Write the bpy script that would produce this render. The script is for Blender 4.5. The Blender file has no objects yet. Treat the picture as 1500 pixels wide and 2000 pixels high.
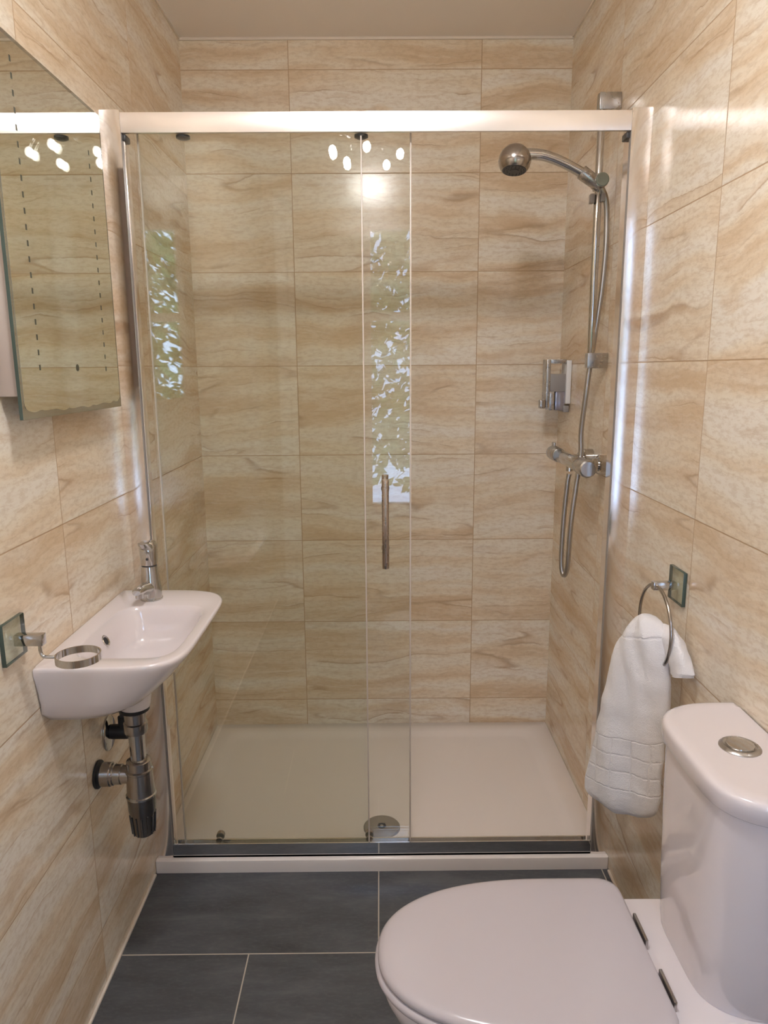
import bpy, bmesh, math, random
from mathutils import Vector, Matrix
random.seed(7)
PI = math.pi
SC = bpy.context.scene
COL = SC.collection

# ------------------------------------------------------------------ camera, world, light, exposure
F_PX = 1396.6
cam_d = bpy.data.cameras.new('camera')
cam = bpy.data.objects.new('camera', cam_d)
COL.objects.link(cam)
cam_d.sensor_fit = 'VERTICAL'
cam_d.sensor_height = 24.0
cam_d.lens = 24.0 * F_PX / 2000.0
cam_d.clip_start = 0.01
pitch, yaw, roll = 0.1975, 0.0048, -0.0065
fw = Vector((math.sin(yaw)*math.cos(pitch), math.cos(yaw)*math.cos(pitch), -math.sin(pitch)))
rt0 = Vector((math.cos(yaw), -math.sin(yaw), 0)); up0 = rt0.cross(fw)
rt = rt0*math.cos(roll) + up0*math.sin(roll); up = -rt0*math.sin(roll) + up0*math.cos(roll)
cam.matrix_world = Matrix(((rt.x, up.x, -fw.x, 0.6103), (rt.y, up.y, -fw.y, -2.4446), (rt.z, up.z, -fw.z, 1.3241), (0, 0, 0, 1)))
SC.camera = cam

SC.view_settings.view_transform = 'Standard'
SC.view_settings.look = 'None'
SC.view_settings.gamma = 1.0
SC.view_settings.use_curve_mapping = False
SC.view_settings.exposure = 1.27
SC.cycles.max_bounces = 14
SC.cycles.diffuse_bounces = 8
SC.cycles.glossy_bounces = 6
SC.cycles.transparent_max_bounces = 24
SC.cycles.sample_clamp_indirect = 8.0
SC.cycles.use_denoising = True

SKY = 4.0          # strength of the sky
PORTAL = 1.0
DOME = 52.0         # frosted dome strength
BULB = 30.0        # bulb emission strength

world = bpy.data.worlds.new('world'); SC.world = world
world.use_nodes = True
wn = world.node_tree.nodes; wl = world.node_tree.links
wn['Background'].inputs[0].default_value = (0.45, 0.63, 1.0, 1)
wn['Background'].inputs[1].default_value = SKY

W = 1.2156; H = 2.3245; J0 = 1.3353; YB = -3.0
WX0, WX1, WZ0, WZ1 = 0.52, 0.90, 0.50, 2.10      # window opening in the wall behind the camera

def area_light(name, loc, rot, sx, sy, power, color):
    d = bpy.data.lights.new(name, 'AREA'); d.shape = 'RECTANGLE'; d.size = sx; d.size_y = sy
    d.energy = power; d.color = color
    o = bpy.data.objects.new(name, d); COL.objects.link(o); o.location = loc; o.rotation_euler = rot
    return o
dl = area_light('window_daylight', ((WX0+WX1)/2, YB-0.13, (WZ0+WZ1)/2), (PI/2, 0, 0), WX1-WX0, WZ1-WZ0, PORTAL, (0.72, 0.83, 1.0))
dl.data.cycles.is_portal = True   # guides the sky through the window, gives no light of its own

# ------------------------------------------------------------------ node helper and materials
class NT:
    def __init__(s, name):
        s.m = bpy.data.materials.new(name); s.m.use_nodes = True
        s.t = s.m.node_tree; s.n = s.t.nodes; s.l = s.t.links
        s.b = s.n['Principled BSDF']; s.out = s.n['Material Output']
    def put(s, node, i, v):
        if v is None: return
        if isinstance(v, bpy.types.NodeSocket): s.l.new(v, node.inputs[i])
        else: node.inputs[i].default_value = v
    def node(s, t, **kw):
        n = s.n.new(t)
        for k, v in kw.items(): setattr(n, k, v)
        return n
    def math(s, op, a, b=None, c=None, clamp=False):
        n = s.node('ShaderNodeMath', operation=op, use_clamp=clamp)
        s.put(n, 0, a); s.put(n, 1, b); s.put(n, 2, c); return n.outputs[0]
    def xyz(s, x, y, z):
        n = s.node('ShaderNodeCombineXYZ'); s.put(n, 0, x); s.put(n, 1, y); s.put(n, 2, z); return n.outputs[0]
    def noise(s, vec, scale=1.0, detail=3.0, rough=0.5, dist=0.0):
        n = s.node('ShaderNodeTexNoise'); s.put(n, 'Vector', vec); s.put(n, 'Scale', scale)
        s.put(n, 'Detail', detail); s.put(n, 'Roughness', rough); s.put(n, 'Distortion', dist); return n.outputs[0]
    def ramp(s, fac, stops):
        n = s.node('ShaderNodeValToRGB'); s.put(n, 0, fac); e = n.color_ramp.elements
        while len(e) < len(stops): e.new(0.5)
        for k, (p, c) in enumerate(stops): e[k].position = p; e[k].color = (*c, 1) if len(c) == 3 else c
        return n.outputs[0]
    def mix(s, fac, a, b):
        n = s.node('ShaderNodeMix', data_type='RGBA'); s.put(n, 0, fac)
        s.put(n, 6, a if isinstance(a, bpy.types.NodeSocket) else (*a, 1)); s.put(n, 7, b if isinstance(b, bpy.types.NodeSocket) else (*b, 1))
        return n.outputs[2]
    def smooth(s, v, a, b):
        n = s.node('ShaderNodeMapRange', interpolation_type='SMOOTHSTEP'); s.put(n, 0, v); s.put(n, 1, a); s.put(n, 2, b); return n.outputs[0]
    def bump(s, h, strength, dist):
        n = s.node('ShaderNodeBump'); s.put(n, 'Height', h); s.put(n, 'Strength', strength); s.put(n, 'Distance', dist)
        s.l.new(n.outputs[0], s.b.inputs['Normal'])

def srgb(r, g, b):
    f = lambda c: (c/255)/12.92 if c/255 <= 0.04045 else ((c/255+0.055)/1.055)**2.4
    return (f(r), f(g), f(b))

def pbr(name, color, rough=0.4, metal=0.0, coat=0.0, spec=0.5, noise=0.0, nscale=40, emit=None, estr=0):
    t = NT(name); b = t.b
    b.inputs['Base Color'].default_value = (*color, 1)
    b.inputs['Roughness'].default_value = rough; b.inputs['Metallic'].default_value = metal
    b.inputs['Coat Weight'].default_value = coat; b.inputs['Coat Roughness'].default_value = 0.03
    b.inputs['Specular IOR Level'].default_value = spec
    tc = t.node('ShaderNodeTexCoord').outputs['Object']
    if noise:
        n = t.noise(tc, nscale, 3)
        t.put(b, 'Roughness', t.math('MULTIPLY_ADD', n, noise, max(rough-noise/2, 0.01)))
    if emit:
        b.inputs['Emission Color'].default_value = (*emit, 1); b.inputs['Emission Strength'].default_value = estr
    return t.m

def wall_tile(name, axis, u0):
    t = NT(name); b = t.b
    pos = t.node('ShaderNodeNewGeometry').outputs['Position']
    sp = t.node('ShaderNodeSeparateXYZ'); t.put(sp, 0, pos)
    u = sp.outputs[axis]; v = sp.outputs[2]
    uu = t.math('DIVIDE', t.math('SUBTRACT', u, u0), 0.6); vv = t.math('DIVIDE', t.math('SUBTRACT', v, J0), 0.3)
    iu = t.math('FLOOR', uu); iv = t.math('FLOOR', vv)
    w = t.node('ShaderNodeTexWhiteNoise', noise_dimensions='2D'); t.put(w, 'Vector', t.xyz(iu, iv, 0))
    sc = t.node('ShaderNodeSeparateColor'); t.put(sc, 0, w.outputs['Color'])
    r1, r2, r3 = sc.outputs
    U = t.math('MULTIPLY_ADD', r1, 11.0, u); V = t.math('MULTIPLY_ADD', r2, 7.0, v)
    # horizontal flow lines bent by slow waves
    w1 = t.noise(t.xyz(t.math('MULTIPLY', U, 2.6), t.math('MULTIPLY', V, 2.2), 3.0), 1.0, 2)
    w2 = t.noise(t.xyz(t.math('MULTIPLY', U, 16.0), t.math('MULTIPLY', V, 22.0), 9.0), 1.0, 3, 0.65)
    V2 = t.math('ADD', V, t.math('ADD', t.math('MULTIPLY', t.math('SUBTRACT', w1, 0.5), 0.12), t.math('MULTIPLY', t.math('SUBTRACT', w2, 0.5), 0.016)))
    band = t.noise(t.xyz(t.math('MULTIPLY', U, 0.8), t.math('MULTIPLY', V2, 13.0), 1.0), 1.0, 2.0, 0.5)
    fine = t.noise(t.xyz(t.math('MULTIPLY', U, 7.0), t.math('MULTIPLY', V2, 95.0), 5.0), 1.0, 5, 0.7)
    cloud = t.noise(t.xyz(t.math('MULTIPLY', U, 3.2), t.math('MULTIPLY', V2, 9.0), 2.0), 1.0, 5, 0.65)
    grain = t.noise(t.xyz(t.math('MULTIPLY', U, 45.0), t.math('MULTIPLY', V, 110.0), 4.0), 1.0, 4, 0.7)
    col = t.ramp(band, [(0.36, srgb(236, 230, 219)), (0.46, srgb(234, 225, 208)), (0.54, srgb(229, 213, 189)), (0.60, srgb(220, 199, 171)), (0.72, srgb(213, 189, 158))])
    col = t.mix(t.math('MULTIPLY', t.smooth(cloud, 0.48, 0.66), 0.50), col, srgb(234, 226, 212))
    col = t.mix(t.math('MULTIPLY', t.smooth(cloud, 0.46, 0.32), 0.60), col, srgb(220, 200, 172))
    col = t.mix(t.math('MULTIPLY', t.smooth(fine, 0.51, 0.66), 0.36), col, srgb(240, 232, 218))
    col = t.mix(t.math('MULTIPLY', t.smooth(fine, 0.48, 0.34), 0.30), col, srgb(196, 168, 136))
    col = t.mix(t.math('MULTIPLY', t.smooth(grain, 0.54, 0.40), 0.26), col, srgb(188, 162, 132))
    for zz, sc_, st in ((21.0, 6.5, 0.60), (47.0, 9.0, 0.42)):
        v1 = t.noise(t.xyz(t.math('MULTIPLY', U, 0.75), t.math('MULTIPLY', V2, sc_), zz), 1.0, 1.5, 0.5)
        d = t.math('ABSOLUTE', t.math('SUBTRACT', v1, 0.52))
        msk = t.smooth(t.noise(t.xyz(t.math('MULTIPLY', U, 5.0), t.math('MULTIPLY', V, 9.0), zz+10), 1.0, 2), 0.47, 0.60)
        vein = t.math('MULTIPLY', t.math('SUBTRACT', 1.0, t.smooth(d, 0.0, 0.009)), msk)
        col = t.mix(t.math('MULTIPLY', vein, st), col, srgb(168, 136, 104))
        d2 = t.math('SUBTRACT', 0.52, v1)
        wash = t.math('MULTIPLY', t.math('MULTIPLY', t.smooth(d2, -0.001, 0.003), t.math('SUBTRACT', 1.0, t.smooth(d2, 0.0, 0.06))), msk)
        col = t.mix(t.math('MULTIPLY', wash, st*0.7), col, srgb(206, 179, 147))
    # grout
    fu = t.math('FRACT', uu); fv = t.math('FRACT', vv)
    eu = t.math('MULTIPLY', t.math('MINIMUM', fu, t.math('SUBTRACT', 1.0, fu)), 0.6)
    ev = t.math('MULTIPLY', t.math('MINIMUM', fv, t.math('SUBTRACT', 1.0, fv)), 0.3)
    e = t.math('MINIMUM', eu, ev)
    g = t.math('SUBTRACT', 1.0, t.smooth(e, 0.0008, 0.0018))
    col = t.mix(t.math('MULTIPLY', g, 0.85), col, srgb(176, 146, 112))
    t.l.new(col, b.inputs['Base Color'])
    t.put(b, 'Roughness', t.math('MULTIPLY_ADD', g, 0.5, 0.16))
    b.inputs['Specular IOR Level'].default_value = 0.42
    t.bump(t.math('SUBTRACT', t.math('MULTIPLY', cloud, 0.03), g), 0.25, 0.0008)
    return t.m

def floor_tile():
    t = NT('slate_floor_tile'); b = t.b
    pos = t.node('ShaderNodeNewGeometry').outputs['Position']
    sp = t.node('ShaderNodeSeparateXYZ'); t.put(sp, 0, pos)
    u, v = sp.outputs[0], sp.outputs[1]
    vv = t.math('DIVIDE', t.math('SUBTRACT', v, -1.022), 0.3); iv = t.math('FLOOR', vv)
    off = t.math('MULTIPLY', t.math('FLOORED_MODULO', t.math('ADD', iv, 1.0), 2.0), 0.5)
    uu = t.math('SUBTRACT', t.math('DIVIDE', t.math('SUBTRACT', u, 0.298), 0.6), off); iu = t.math('FLOOR', uu)
    w = t.node('ShaderNodeTexWhiteNoise', noise_dimensions='2D'); t.put(w, 'Vector', t.xyz(iu, iv, 0))
    sc = t.node('ShaderNodeSeparateColor'); t.put(sc, 0, w.outputs['Color'])
    U = t.math('MULTIPLY_ADD', sc.outputs[0], 9.0, u); V = t.math('MULTIPLY_ADD', sc.outputs[1], 9.0, v)
    a = t.noise(t.xyz(t.math('MULTIPLY', U, 4.0), t.math('MULTIPLY', V, 16.0), 0.0), 1.0, 5, 0.6, 0.6)
    f = t.noise(t.xyz(t.math('MULTIPLY', U, 60.0), t.math('MULTIPLY', V, 160.0), 0.0), 1.0, 3, 0.6)
    col = t.ramp(a, [(0.3, srgb(66, 68, 73)), (0.55, srgb(84, 87, 92)), (0.75, srgb(102, 104, 108))])
    col = t.mix(t.math('MULTIPLY', t.smooth(f, 0.45, 0.7), 0.25), col, srgb(112, 112, 114))
    fu = t.math('FRACT', uu); fv = t.math('FRACT', vv)
    e = t.math('MINIMUM', t.math('MULTIPLY', t.math('MINIMUM', fu, t.math('SUBTRACT', 1.0, fu)), 0.6), t.math('MULTIPLY', t.math('MINIMUM', fv, t.math('SUBTRACT', 1.0, fv)), 0.3))
    g = t.math('SUBTRACT', 1.0, t.smooth(e, 0.0011, 0.0019))
    col = t.mix(g, col, srgb(190, 182, 170))
    t.l.new(col, b.inputs['Base Color']); t.put(b, 'Roughness', t.math('MULTIPLY_ADD', a, 0.2, 0.3))
    t.bump(t.math('SUBTRACT', t.math('MULTIPLY', f, 0.12), g), 0.3, 0.001)
    return t.m

def glass_mat(name, tint, ior=1.5, rough=0.0):
    t = NT(name); t.n.remove(t.b)
    bf = t.node('ShaderNodeNewGeometry').outputs['Backfacing']
    i = t.math('MULTIPLY_ADD', bf, 1.0/ior-ior, ior)          # same reflectance on both faces of the pane
    fr = t.node('ShaderNodeFresnel'); t.put(fr, 'IOR', i)
    tr = t.node('ShaderNodeBsdfTransparent'); tr.inputs[0].default_value = (*tint, 1)
    gl = t.node('ShaderNodeBsdfGlossy'); gl.inputs['Roughness'].default_value = rough
    mx = t.node('ShaderNodeMixShader'); t.put(mx, 0, fr.outputs[0]); t.l.new(tr.outputs[0], mx.inputs[1]); t.l.new(gl.outputs[0], mx.inputs[2])
    t.l.new(mx.outputs[0], t.out.inputs[0])
    return t.m

def terry():
    t = NT('white_terry'); b = t.b
    b.inputs['Base Color'].default_value = (*srgb(250, 248, 250), 1); b.inputs['Roughness'].default_value = 0.95
    b.inputs['Specular IOR Level'].default_value = 0.1
    uvn = t.node('ShaderNodeUVMap', uv_map='weave'); sp = t.node('ShaderNodeSeparateXYZ'); t.put(sp, 0, uvn.outputs[0])
    u, v = sp.outputs[0], sp.outputs[1]
    tc = t.node('ShaderNodeTexCoord').outputs['Object']
    n1 = t.noise(tc, 520, 3, 0.75); n2 = t.noise(tc, 90, 3, 0.6)
    u = t.math('MULTIPLY_ADD', n2, 0.006, u); v = t.math('MULTIPLY_ADD', n2, 0.007, v)
    # embossed grid of squares in the lower third (v measured in metres from the hem)
    def groove(x, period, width):
        f = t.math('FRACT', t.math('DIVIDE', x, period))
        e = t.math('MULTIPLY', t.math('MINIMUM', f, t.math('SUBTRACT', 1.0, f)), period)
        return t.math('SUBTRACT', 1.0, t.smooth(e, width*0.3, width))
    inb = t.math('MULTIPLY', t.smooth(v, 0.048, 0.050), t.math('SUBTRACT', 1.0, t.smooth(v, 0.168, 0.170)))
    g = t.math('MAXIMUM', groove(t.math('SUBTRACT', v, 0.05), 0.0395, 0.003), groove(u, 0.046, 0.003))
    g = t.math('MULTIPLY', g, inb)
    g2 = t.math('SUBTRACT', 1.0, t.smooth(t.math('ABSOLUTE', t.math('SUBTRACT', v, 0.395)), 0.001, 0.004))
    g = t.math('MAXIMUM', g, g2)
    h = t.math('SUBTRACT', t.math('ADD', t.math('MULTIPLY', n1, 1.1), t.math('MULTIPLY', n2, 0.9)), t.math('MULTIPLY', g, 0.8))
    t.bump(h, 0.75, 0.0025)
    return t.m

M = {}
M['wall_x'] = wall_tile('travertine_tile_back', 0, 0.3344)
M['wall_y'] = wall_tile('travertine_tile_side', 1, -0.50)
M['floor'] = floor_tile()
M['ceiling'] = pbr('ceiling_paint', srgb(246, 240, 236), 0.7, noise=0.1)
M['paint'] = pbr('white_gloss_paint', srgb(232, 232, 232), 0.25, noise=0.08)
M['cabinet'] = pbr('cabinet_white', srgb(196, 184, 178), 0.35, noise=0.08)
M['plaster'] = pbr('warm_plaster', srgb(196, 176, 158), 0.7, noise=0.1)
M['ceramic'] = pbr('white_ceramic', srgb(224, 217, 219), 0.10, coat=0.5, noise=0.03, nscale=8)
M['tray'] = pbr('tray_acrylic', srgb(238, 232, 229), 0.22, noise=0.06, nscale=12)
M['plastic'] = pbr('seat_plastic', srgb(196, 190, 195), 0.2, noise=0.05, nscale=10)
M['chrome'] = pbr('chrome', (0.58, 0.57, 0.56), 0.09, metal=1, noise=0.05)
M['chrome_worn'] = pbr('worn_chrome', (0.46, 0.43, 0.41), 0.2, metal=1, noise=0.2, nscale=60)
M['steel'] = pbr('brushed_steel', (0.50, 0.48, 0.46), 0.28, metal=1, noise=0.1)
M['alu'] = pbr('polished_aluminium', (0.90, 0.86, 0.84), 0.12, metal=1, noise=0.05, nscale=15)
M['alu_bright'] = pbr('satin_aluminium', (0.93, 0.89, 0.88), 0.30, metal=1, noise=0.05, nscale=15)
M['hose'] = pbr('hose_metal', (0.50, 0.48, 0.46), 0.32, metal=1, noise=0.1)
M['drain'] = pbr('satin_drain', (0.42, 0.41, 0.39), 0.38, metal=1, noise=0.1)
M['handle'] = pbr('tarnished_handle', (0.50, 0.43, 0.38), 0.28, metal=1, noise=0.15, nscale=60)
M['rubber'] = pbr('black_rubber', (0.02, 0.02, 0.022), 0.45, noise=0.1)
M['dark'] = pbr('dark_plastic', (0.06, 0.06, 0.065), 0.3, noise=0.1)
M['grey'] = pbr('grey_plastic', srgb(150, 145, 142), 0.35, noise=0.1)
M['glass'] = glass_mat('shower_glass', (0.980, 0.987, 0.970))
M['edge'] = pbr('glass_edge', srgb(196, 200, 192), 0.25, noise=0.1)
M['seal'] = pbr('clear_seal', srgb(206, 196, 188), 0.3, noise=0.1)
M['plate'] = glass_mat('green_glass_plate', (0.93, 0.96, 0.935))
M['knob'] = pbr('pale_green_cap', srgb(150, 160, 150), 0.1, coat=0.6, noise=0.03)
M['plate_edge'] = pbr('green_glass_edge', srgb(66, 82, 76), 0.15, noise=0.05)
M['mirror'] = pbr('mirror_silver', (0.87, 0.89, 0.82), 0.0, metal=1)
M['mirror_rim'] = pbr('mirror_rim_glass', (0.50, 0.50, 0.45), 0.03, metal=0.9)
M['etch'] = pbr('etched_dash', (0.07, 0.07, 0.05), 0.5, noise=0.1)
M['silicone'] = pbr('silicone', srgb(228, 218, 206), 0.35, noise=0.1)
M['bulb'] = pbr('bulb_glow', (1, 1, 1), 0.3, emit=(1.0, 0.975, 0.975), estr=BULB)
M['dome'] = pbr('frosted_dome_glow', (1, 1, 1), 0.3, emit=(1.0, 0.975, 0.975), estr=DOME)
M['leaf'] = pbr('leaf_green', (0.10, 0.22, 0.06), 0.5, noise=0.2)
M['bark'] = pbr('bark', (0.12, 0.08, 0.05), 0.8, noise=0.1)
M['grass'] = pbr('lawn', (0.12, 0.22, 0.06), 0.9, noise=0.1)
M['towel'] = terry()

# ------------------------------------------------------------------ mesh helpers
def V3(p): return Vector(p)
def add_box(bm, a, b, bevel=0.0, seg=2):
    t = bmesh.new(); bmesh.ops.create_cube(t, size=1)
    for v in t.verts:
        v.co = Vector([(a[i]+b[i])/2 + v.co[i]*abs(b[i]-a[i]) for i in range(3)])
    if bevel: bmesh.ops.bevel(t, geom=list(t.edges), offset=bevel, segments=seg, affect='EDGES', profile=0.5)
    me = bpy.data.meshes.new('t'); t.to_mesh(me); t.free(); bm.from_mesh(me); bpy.data.meshes.remove(me)
def frame_of(d):
    d = d.normalized(); a = Vector((0, 0, 1)) if abs(d.z) < 0.9 else Vector((1, 0, 0))
    x = a.cross(d).normalized(); return x, d.cross(x)
def add_lathe(bm, p, axis, prof, seg=40, squash=(1, 1), cap=True):
    """prof = [(distance along axis, radius)]"""
    p = V3(p); d = V3(axis).normalized(); x, y = frame_of(d); rings = []
    for t, r in prof:
        if r < 1e-6: rings.append([bm.verts.new(p+d*t)])
        else: rings.append([bm.verts.new(p+d*t+x*(r*squash[0]*math.cos(2*PI*k/seg))+y*(r*squash[1]*math.sin(2*PI*k/seg))) for k in range(seg)])
    stitch(bm, rings, cap)
def stitch(bm, rings, cap=True):
    for a, b in zip(rings, rings[1:]):
        if len(a) == 1 and len(b) == 1: continue
        n = max(len(a), len(b))
        for k in range(n):
            k2 = (k+1) % n
            if len(a) == 1: bm.faces.new((a[0], b[k2], b[k]))
            elif len(b) == 1: bm.faces.new((a[k], a[k2], b[0]))
            else: bm.faces.new((a[k], a[k2], b[k2], b[k]))
    if cap:
        if len(rings[0]) > 2: bm.faces.new(list(reversed(rings[0])))
        if len(rings[-1]) > 2: bm.faces.new(rings[-1])
def add_cyl(bm, a, b, r, r2=None, seg=32, bev=0.0):
    a = V3(a); b = V3(b); L = (b-a).length; r2 = r if r2 is None else r2
    prof = [(0, r), (L, r2)] if not bev else [(0, r-bev), (bev*0.3, r-bev*0.3), (bev, r), (L-bev, r2), (L-bev*0.3, r2-bev*0.3), (L, r2-bev)]
    add_lathe(bm, a, b-a, prof, seg)
def catmull(pts, n=8):
    P = [V3(p) for p in pts]; P = [P[0]*2-P[1]] + P + [P[-1]*2-P[-2]]; out = []
    for i in range(1, len(P)-2):
        for k in range(n):
            t = k/n; a, b, c, d = P[i-1], P[i], P[i+1], P[i+2]
            out.append(0.5*((2*b)+(c-a)*t+(2*a-5*b+4*c-d)*t*t+(3*b-a-3*c+d)*t**3))
    out.append(P[-2]); return out
def add_tube(bm, path, r, seg=16, closed=False, rib=0.0, flat=None):
    path = [V3(p) for p in path]; n = len(path)
    R = r if callable(r) else (lambda t: r)
    t0 = (path[1]-path[0]).normalized(); x, y = frame_of(t0); rings = []
    for i, p in enumerate(path):
        if closed: tg = (path[(i+1) % n]-path[i-1]).normalized()
        else: tg = (path[min(i+1, n-1)]-path[max(i-1, 0)]).normalized()
        x = (x - tg*x.dot(tg)).normalized(); y = tg.cross(x)
        rr = R(i/(n-1)) * (1 + (rib if i % 2 else 0))
        rings.append([bm.verts.new(p+x*(rr*math.cos(2*PI*k/seg))+y*(rr*math.sin(2*PI*k/seg))) for k in range(seg)])
    if closed: stitch(bm, rings+[rings[0]], False)
    else: stitch(bm, rings, True)
def add_sphere(bm, c, r, seg=24, sq=(1, 1, 1)):
    ret = bmesh.ops.create_uvsphere(bm, u_segments=seg, v_segments=seg//2, radius=r)
    for v in ret['verts']: v.co = Vector((c[0]+v.co.x*sq[0], c[1]+v.co.y*sq[1], c[2]+v.co.z*sq[2]))
def obj(name, bm, mat, parent=None, origin=None, angle=35, label=None, flat=False):
    bmesh.ops.recalc_face_normals(bm, faces=bm.faces)
    me = bpy.data.meshes.new(name)
    org = V3(origin) if origin is not None else Vector((0, 0, 0))
    if parent is not None:
        p = parent; org = Vector((0, 0, 0))
        while p is not None: org += p.location; p = p.parent
    bmesh.ops.translate(bm, verts=bm.verts, vec=-org)
    bm.to_mesh(me); bm.free()
    mats = mat if isinstance(mat, (list, tuple)) else [mat]
    for m in mats: me.materials.append(M[m] if isinstance(m, str) else m)
    if not flat:
        me.shade_smooth(); me.set_sharp_from_angle(angle=math.radians(angle))
    o = bpy.data.objects.new(name, me); COL.objects.link(o)
    if parent is not None: o.parent = parent
    else: o.location = org
    if label: o['label'] = label
    return o
def B(): return bmesh.new()
def thing(name, loc, label, cat, group=None):
    o = bpy.data.objects.new(name, None); COL.objects.link(o); o.location = loc
    o.empty_display_size = 0.05
    o['label'] = label; o['category'] = cat
    if group: o['group'] = group
    return o
def tag(o, label, cat, group=None, kind=None):
    o['label'] = label; o['category'] = cat
    if group: o['group'] = group
    if kind: o['kind'] = kind
    return o
def struct(name, bm, mat, label=None, cat=None, parent=None):
    o = obj(name, bm, mat, parent=parent, flat=True)
    if parent is None:
        o['kind'] = 'structure'
        if label: o['label'] = label; o['category'] = cat
    return o
def box_obj(name, a, b, mat, parent, bevel=0.0, **k):
    bm = B(); add_box(bm, a, b, bevel); return obj(name, bm, mat, parent, **k)

# ------------------------------------------------------------------ the room
T = 0.12
bm = B(); add_box(bm, (-T, YB-T, -0.1), (W+T, T, 0)); struct('floor', bm, 'floor', 'dark slate grey floor tiles with pale grout lines', 'floor')
bm = B(); add_box(bm, (-T, YB-T, H), (W+T, T, H+0.1)); struct('ceiling', bm, 'ceiling', 'plain painted ceiling over the shower', 'ceiling')
bm = B(); add_box(bm, (-T, YB, 0), (0, 0, H)); struct('wall_left', bm, 'wall_y', 'beige veined tiled wall with the basin and mirror', 'wall')
bm = B(); add_box(bm, (W, YB, 0), (W+T, 0, H)); struct('wall_right', bm, 'wall_y', 'beige veined tiled wall with the towel ring and shower', 'wall')
bm = B(); add_box(bm, (-T, 0, 0), (W+T, T, H)); struct('wall_back', bm, 'wall_x', 'beige veined tiled wall at the back of the shower', 'wall')
bm = B()
add_box(bm, (-T, YB-T, 0), (WX0, YB, H)); add_box(bm, (WX1, YB-T, 0), (W+T, YB, H))
add_box(bm, (WX0, YB-T, 0), (WX1, YB, WZ0)); add_box(bm, (WX0, YB-T, WZ1), (WX1, YB, H))
struct('wall_front', bm, 'plaster', 'plain wall behind the viewer around the sash window', 'wall')
# sash window: frame, meeting rail, panes
wf = thing('window_1', ((WX0+WX1)/2, YB-0.06, WZ0), 'tall white sash window seen reflected in the shower glass', 'window'); wf['kind'] = 'structure'
bm = B(); fwid = 0.045
add_box(bm, (WX0, YB-0.09, WZ0), (WX0+fwid, YB-0.03, WZ1)); add_box(bm, (WX1-fwid, YB-0.09, WZ0), (WX1, YB-0.03, WZ1))
add_box(bm, (WX0, YB-0.09, WZ0), (WX1, YB-0.03, WZ0+0.06)); add_box(bm, (WX0, YB-0.09, WZ1-0.04), (WX1, YB-0.03, WZ1))
obj('window_frame', bm, 'paint', wf, angle=30)
box_obj('meeting_rail', (WX0+fwid, YB-0.085, 1.585), (WX1-fwid, YB-0.035, 1.63), 'paint', wf)
box_obj('window_sill', (WX0-0.03, YB-0.02, WZ0-0.03), (WX1+0.03, YB+0.03, WZ0-0.001), 'paint', wf)
box_obj('pane', (WX0+fwid, YB-0.064, WZ0+0.06), (WX1-fwid, YB-0.060, WZ1-0.04), 'glass', wf)
# white architrave round the window bay
bm = B()
for o_, d_ in ((0.0, 0.025), (0.03, 0.018), (0.065, 0.030)):
    add_box(bm, (0.06+o_, YB, 0.0), (0.09+o_, YB+d_, 2.245-o_)); add_box(bm, (1.19-o_, YB, 0.0), (1.16-o_, YB+d_, 2.245-o_))
    add_box(bm, (0.06+o_, YB, 2.245-o_), (1.19-o_, YB+d_, 2.215-o_))
struct('trim_1', bm, 'paint', 'white moulded architrave seen faintly in the shower glass', 'trim')
# silicone beads
bm = B(); add_box(bm, (0.0, YB, 0.0), (0.005, -0.758, 0.005)); struct('trim_2', bm, 'silicone', 'pale sealant line along the foot of the left wall', 'trim')
bm = B(); add_box(bm, (W-0.005, YB, 0.0), (W, -0.758, 0.005)); struct('trim_3', bm, 'silicone', 'pale sealant line along the foot of the right wall', 'trim')
bm = B(); add_box(bm, (0.0, -0.006, H-0.007), (W, 0.0, H)); add_box(bm, (0, -1.9, H-0.005), (0.005, -0.006, H)); add_box(bm, (W-0.005, -1.9, H-0.005), (W, -0.006, H))
struct('trim_4', bm, 'silicone', 'pale sealant line between tiles and ceiling', 'trim')

# ------------------------------------------------------------------ outside the window
bm = B(); add_box(bm, (-8, -20, -3.2), (9, YB-0.6, -3.0)); g = obj('lawn', bm, 'grass', flat=True); g['kind'] = 'structure'
def tree(x, y, s, label):
    t = thing('garden_tree', (x, y, -3.0), label, 'tree')
    bm = B(); add_tube(bm, catmull([(x, y, -3.0), (x+0.1*s, y, -1.2), (x-0.05*s, y, 0.6), (x, y, 1.6)]), lambda q: 0.13*s*(1-0.7*q), 10); obj('trunk', bm, 'bark', t)
    bm = B()
    for k in range(3200):
        th = random.uniform(0, 2*PI); ph = math.acos(random.uniform(-1, 1)); rr = random.uniform(0.55, 1.0)
        c = Vector((x+math.cos(th)*math.sin(ph)*1.25*s*rr, y+math.sin(th)*math.sin(ph)*1.0*s*rr, 1.5+math.cos(ph)*1.5*s*rr))
        a = Vector((random.uniform(-1, 1), random.uniform(-1, 1), random.uniform(-1, 1))).normalized()
        b_ = a.orthogonal().normalized(); c_ = a.cross(b_); l = random.uniform(0.05, 0.10)*s
        bm.faces.new([bm.verts.new(c+b_*l), bm.verts.new(c+c_*l*0.45+a*l*0.1), bm.verts.new(c-b_*l), bm.verts.new(c-c_*l*0.45+a*l*0.1)])
    lf = obj('foliage', bm, 'leaf', t, flat=True)
tree(1.1, -6.2, 1.0, 'leafy green tree outside the window, seen reflected in the glass')

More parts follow.
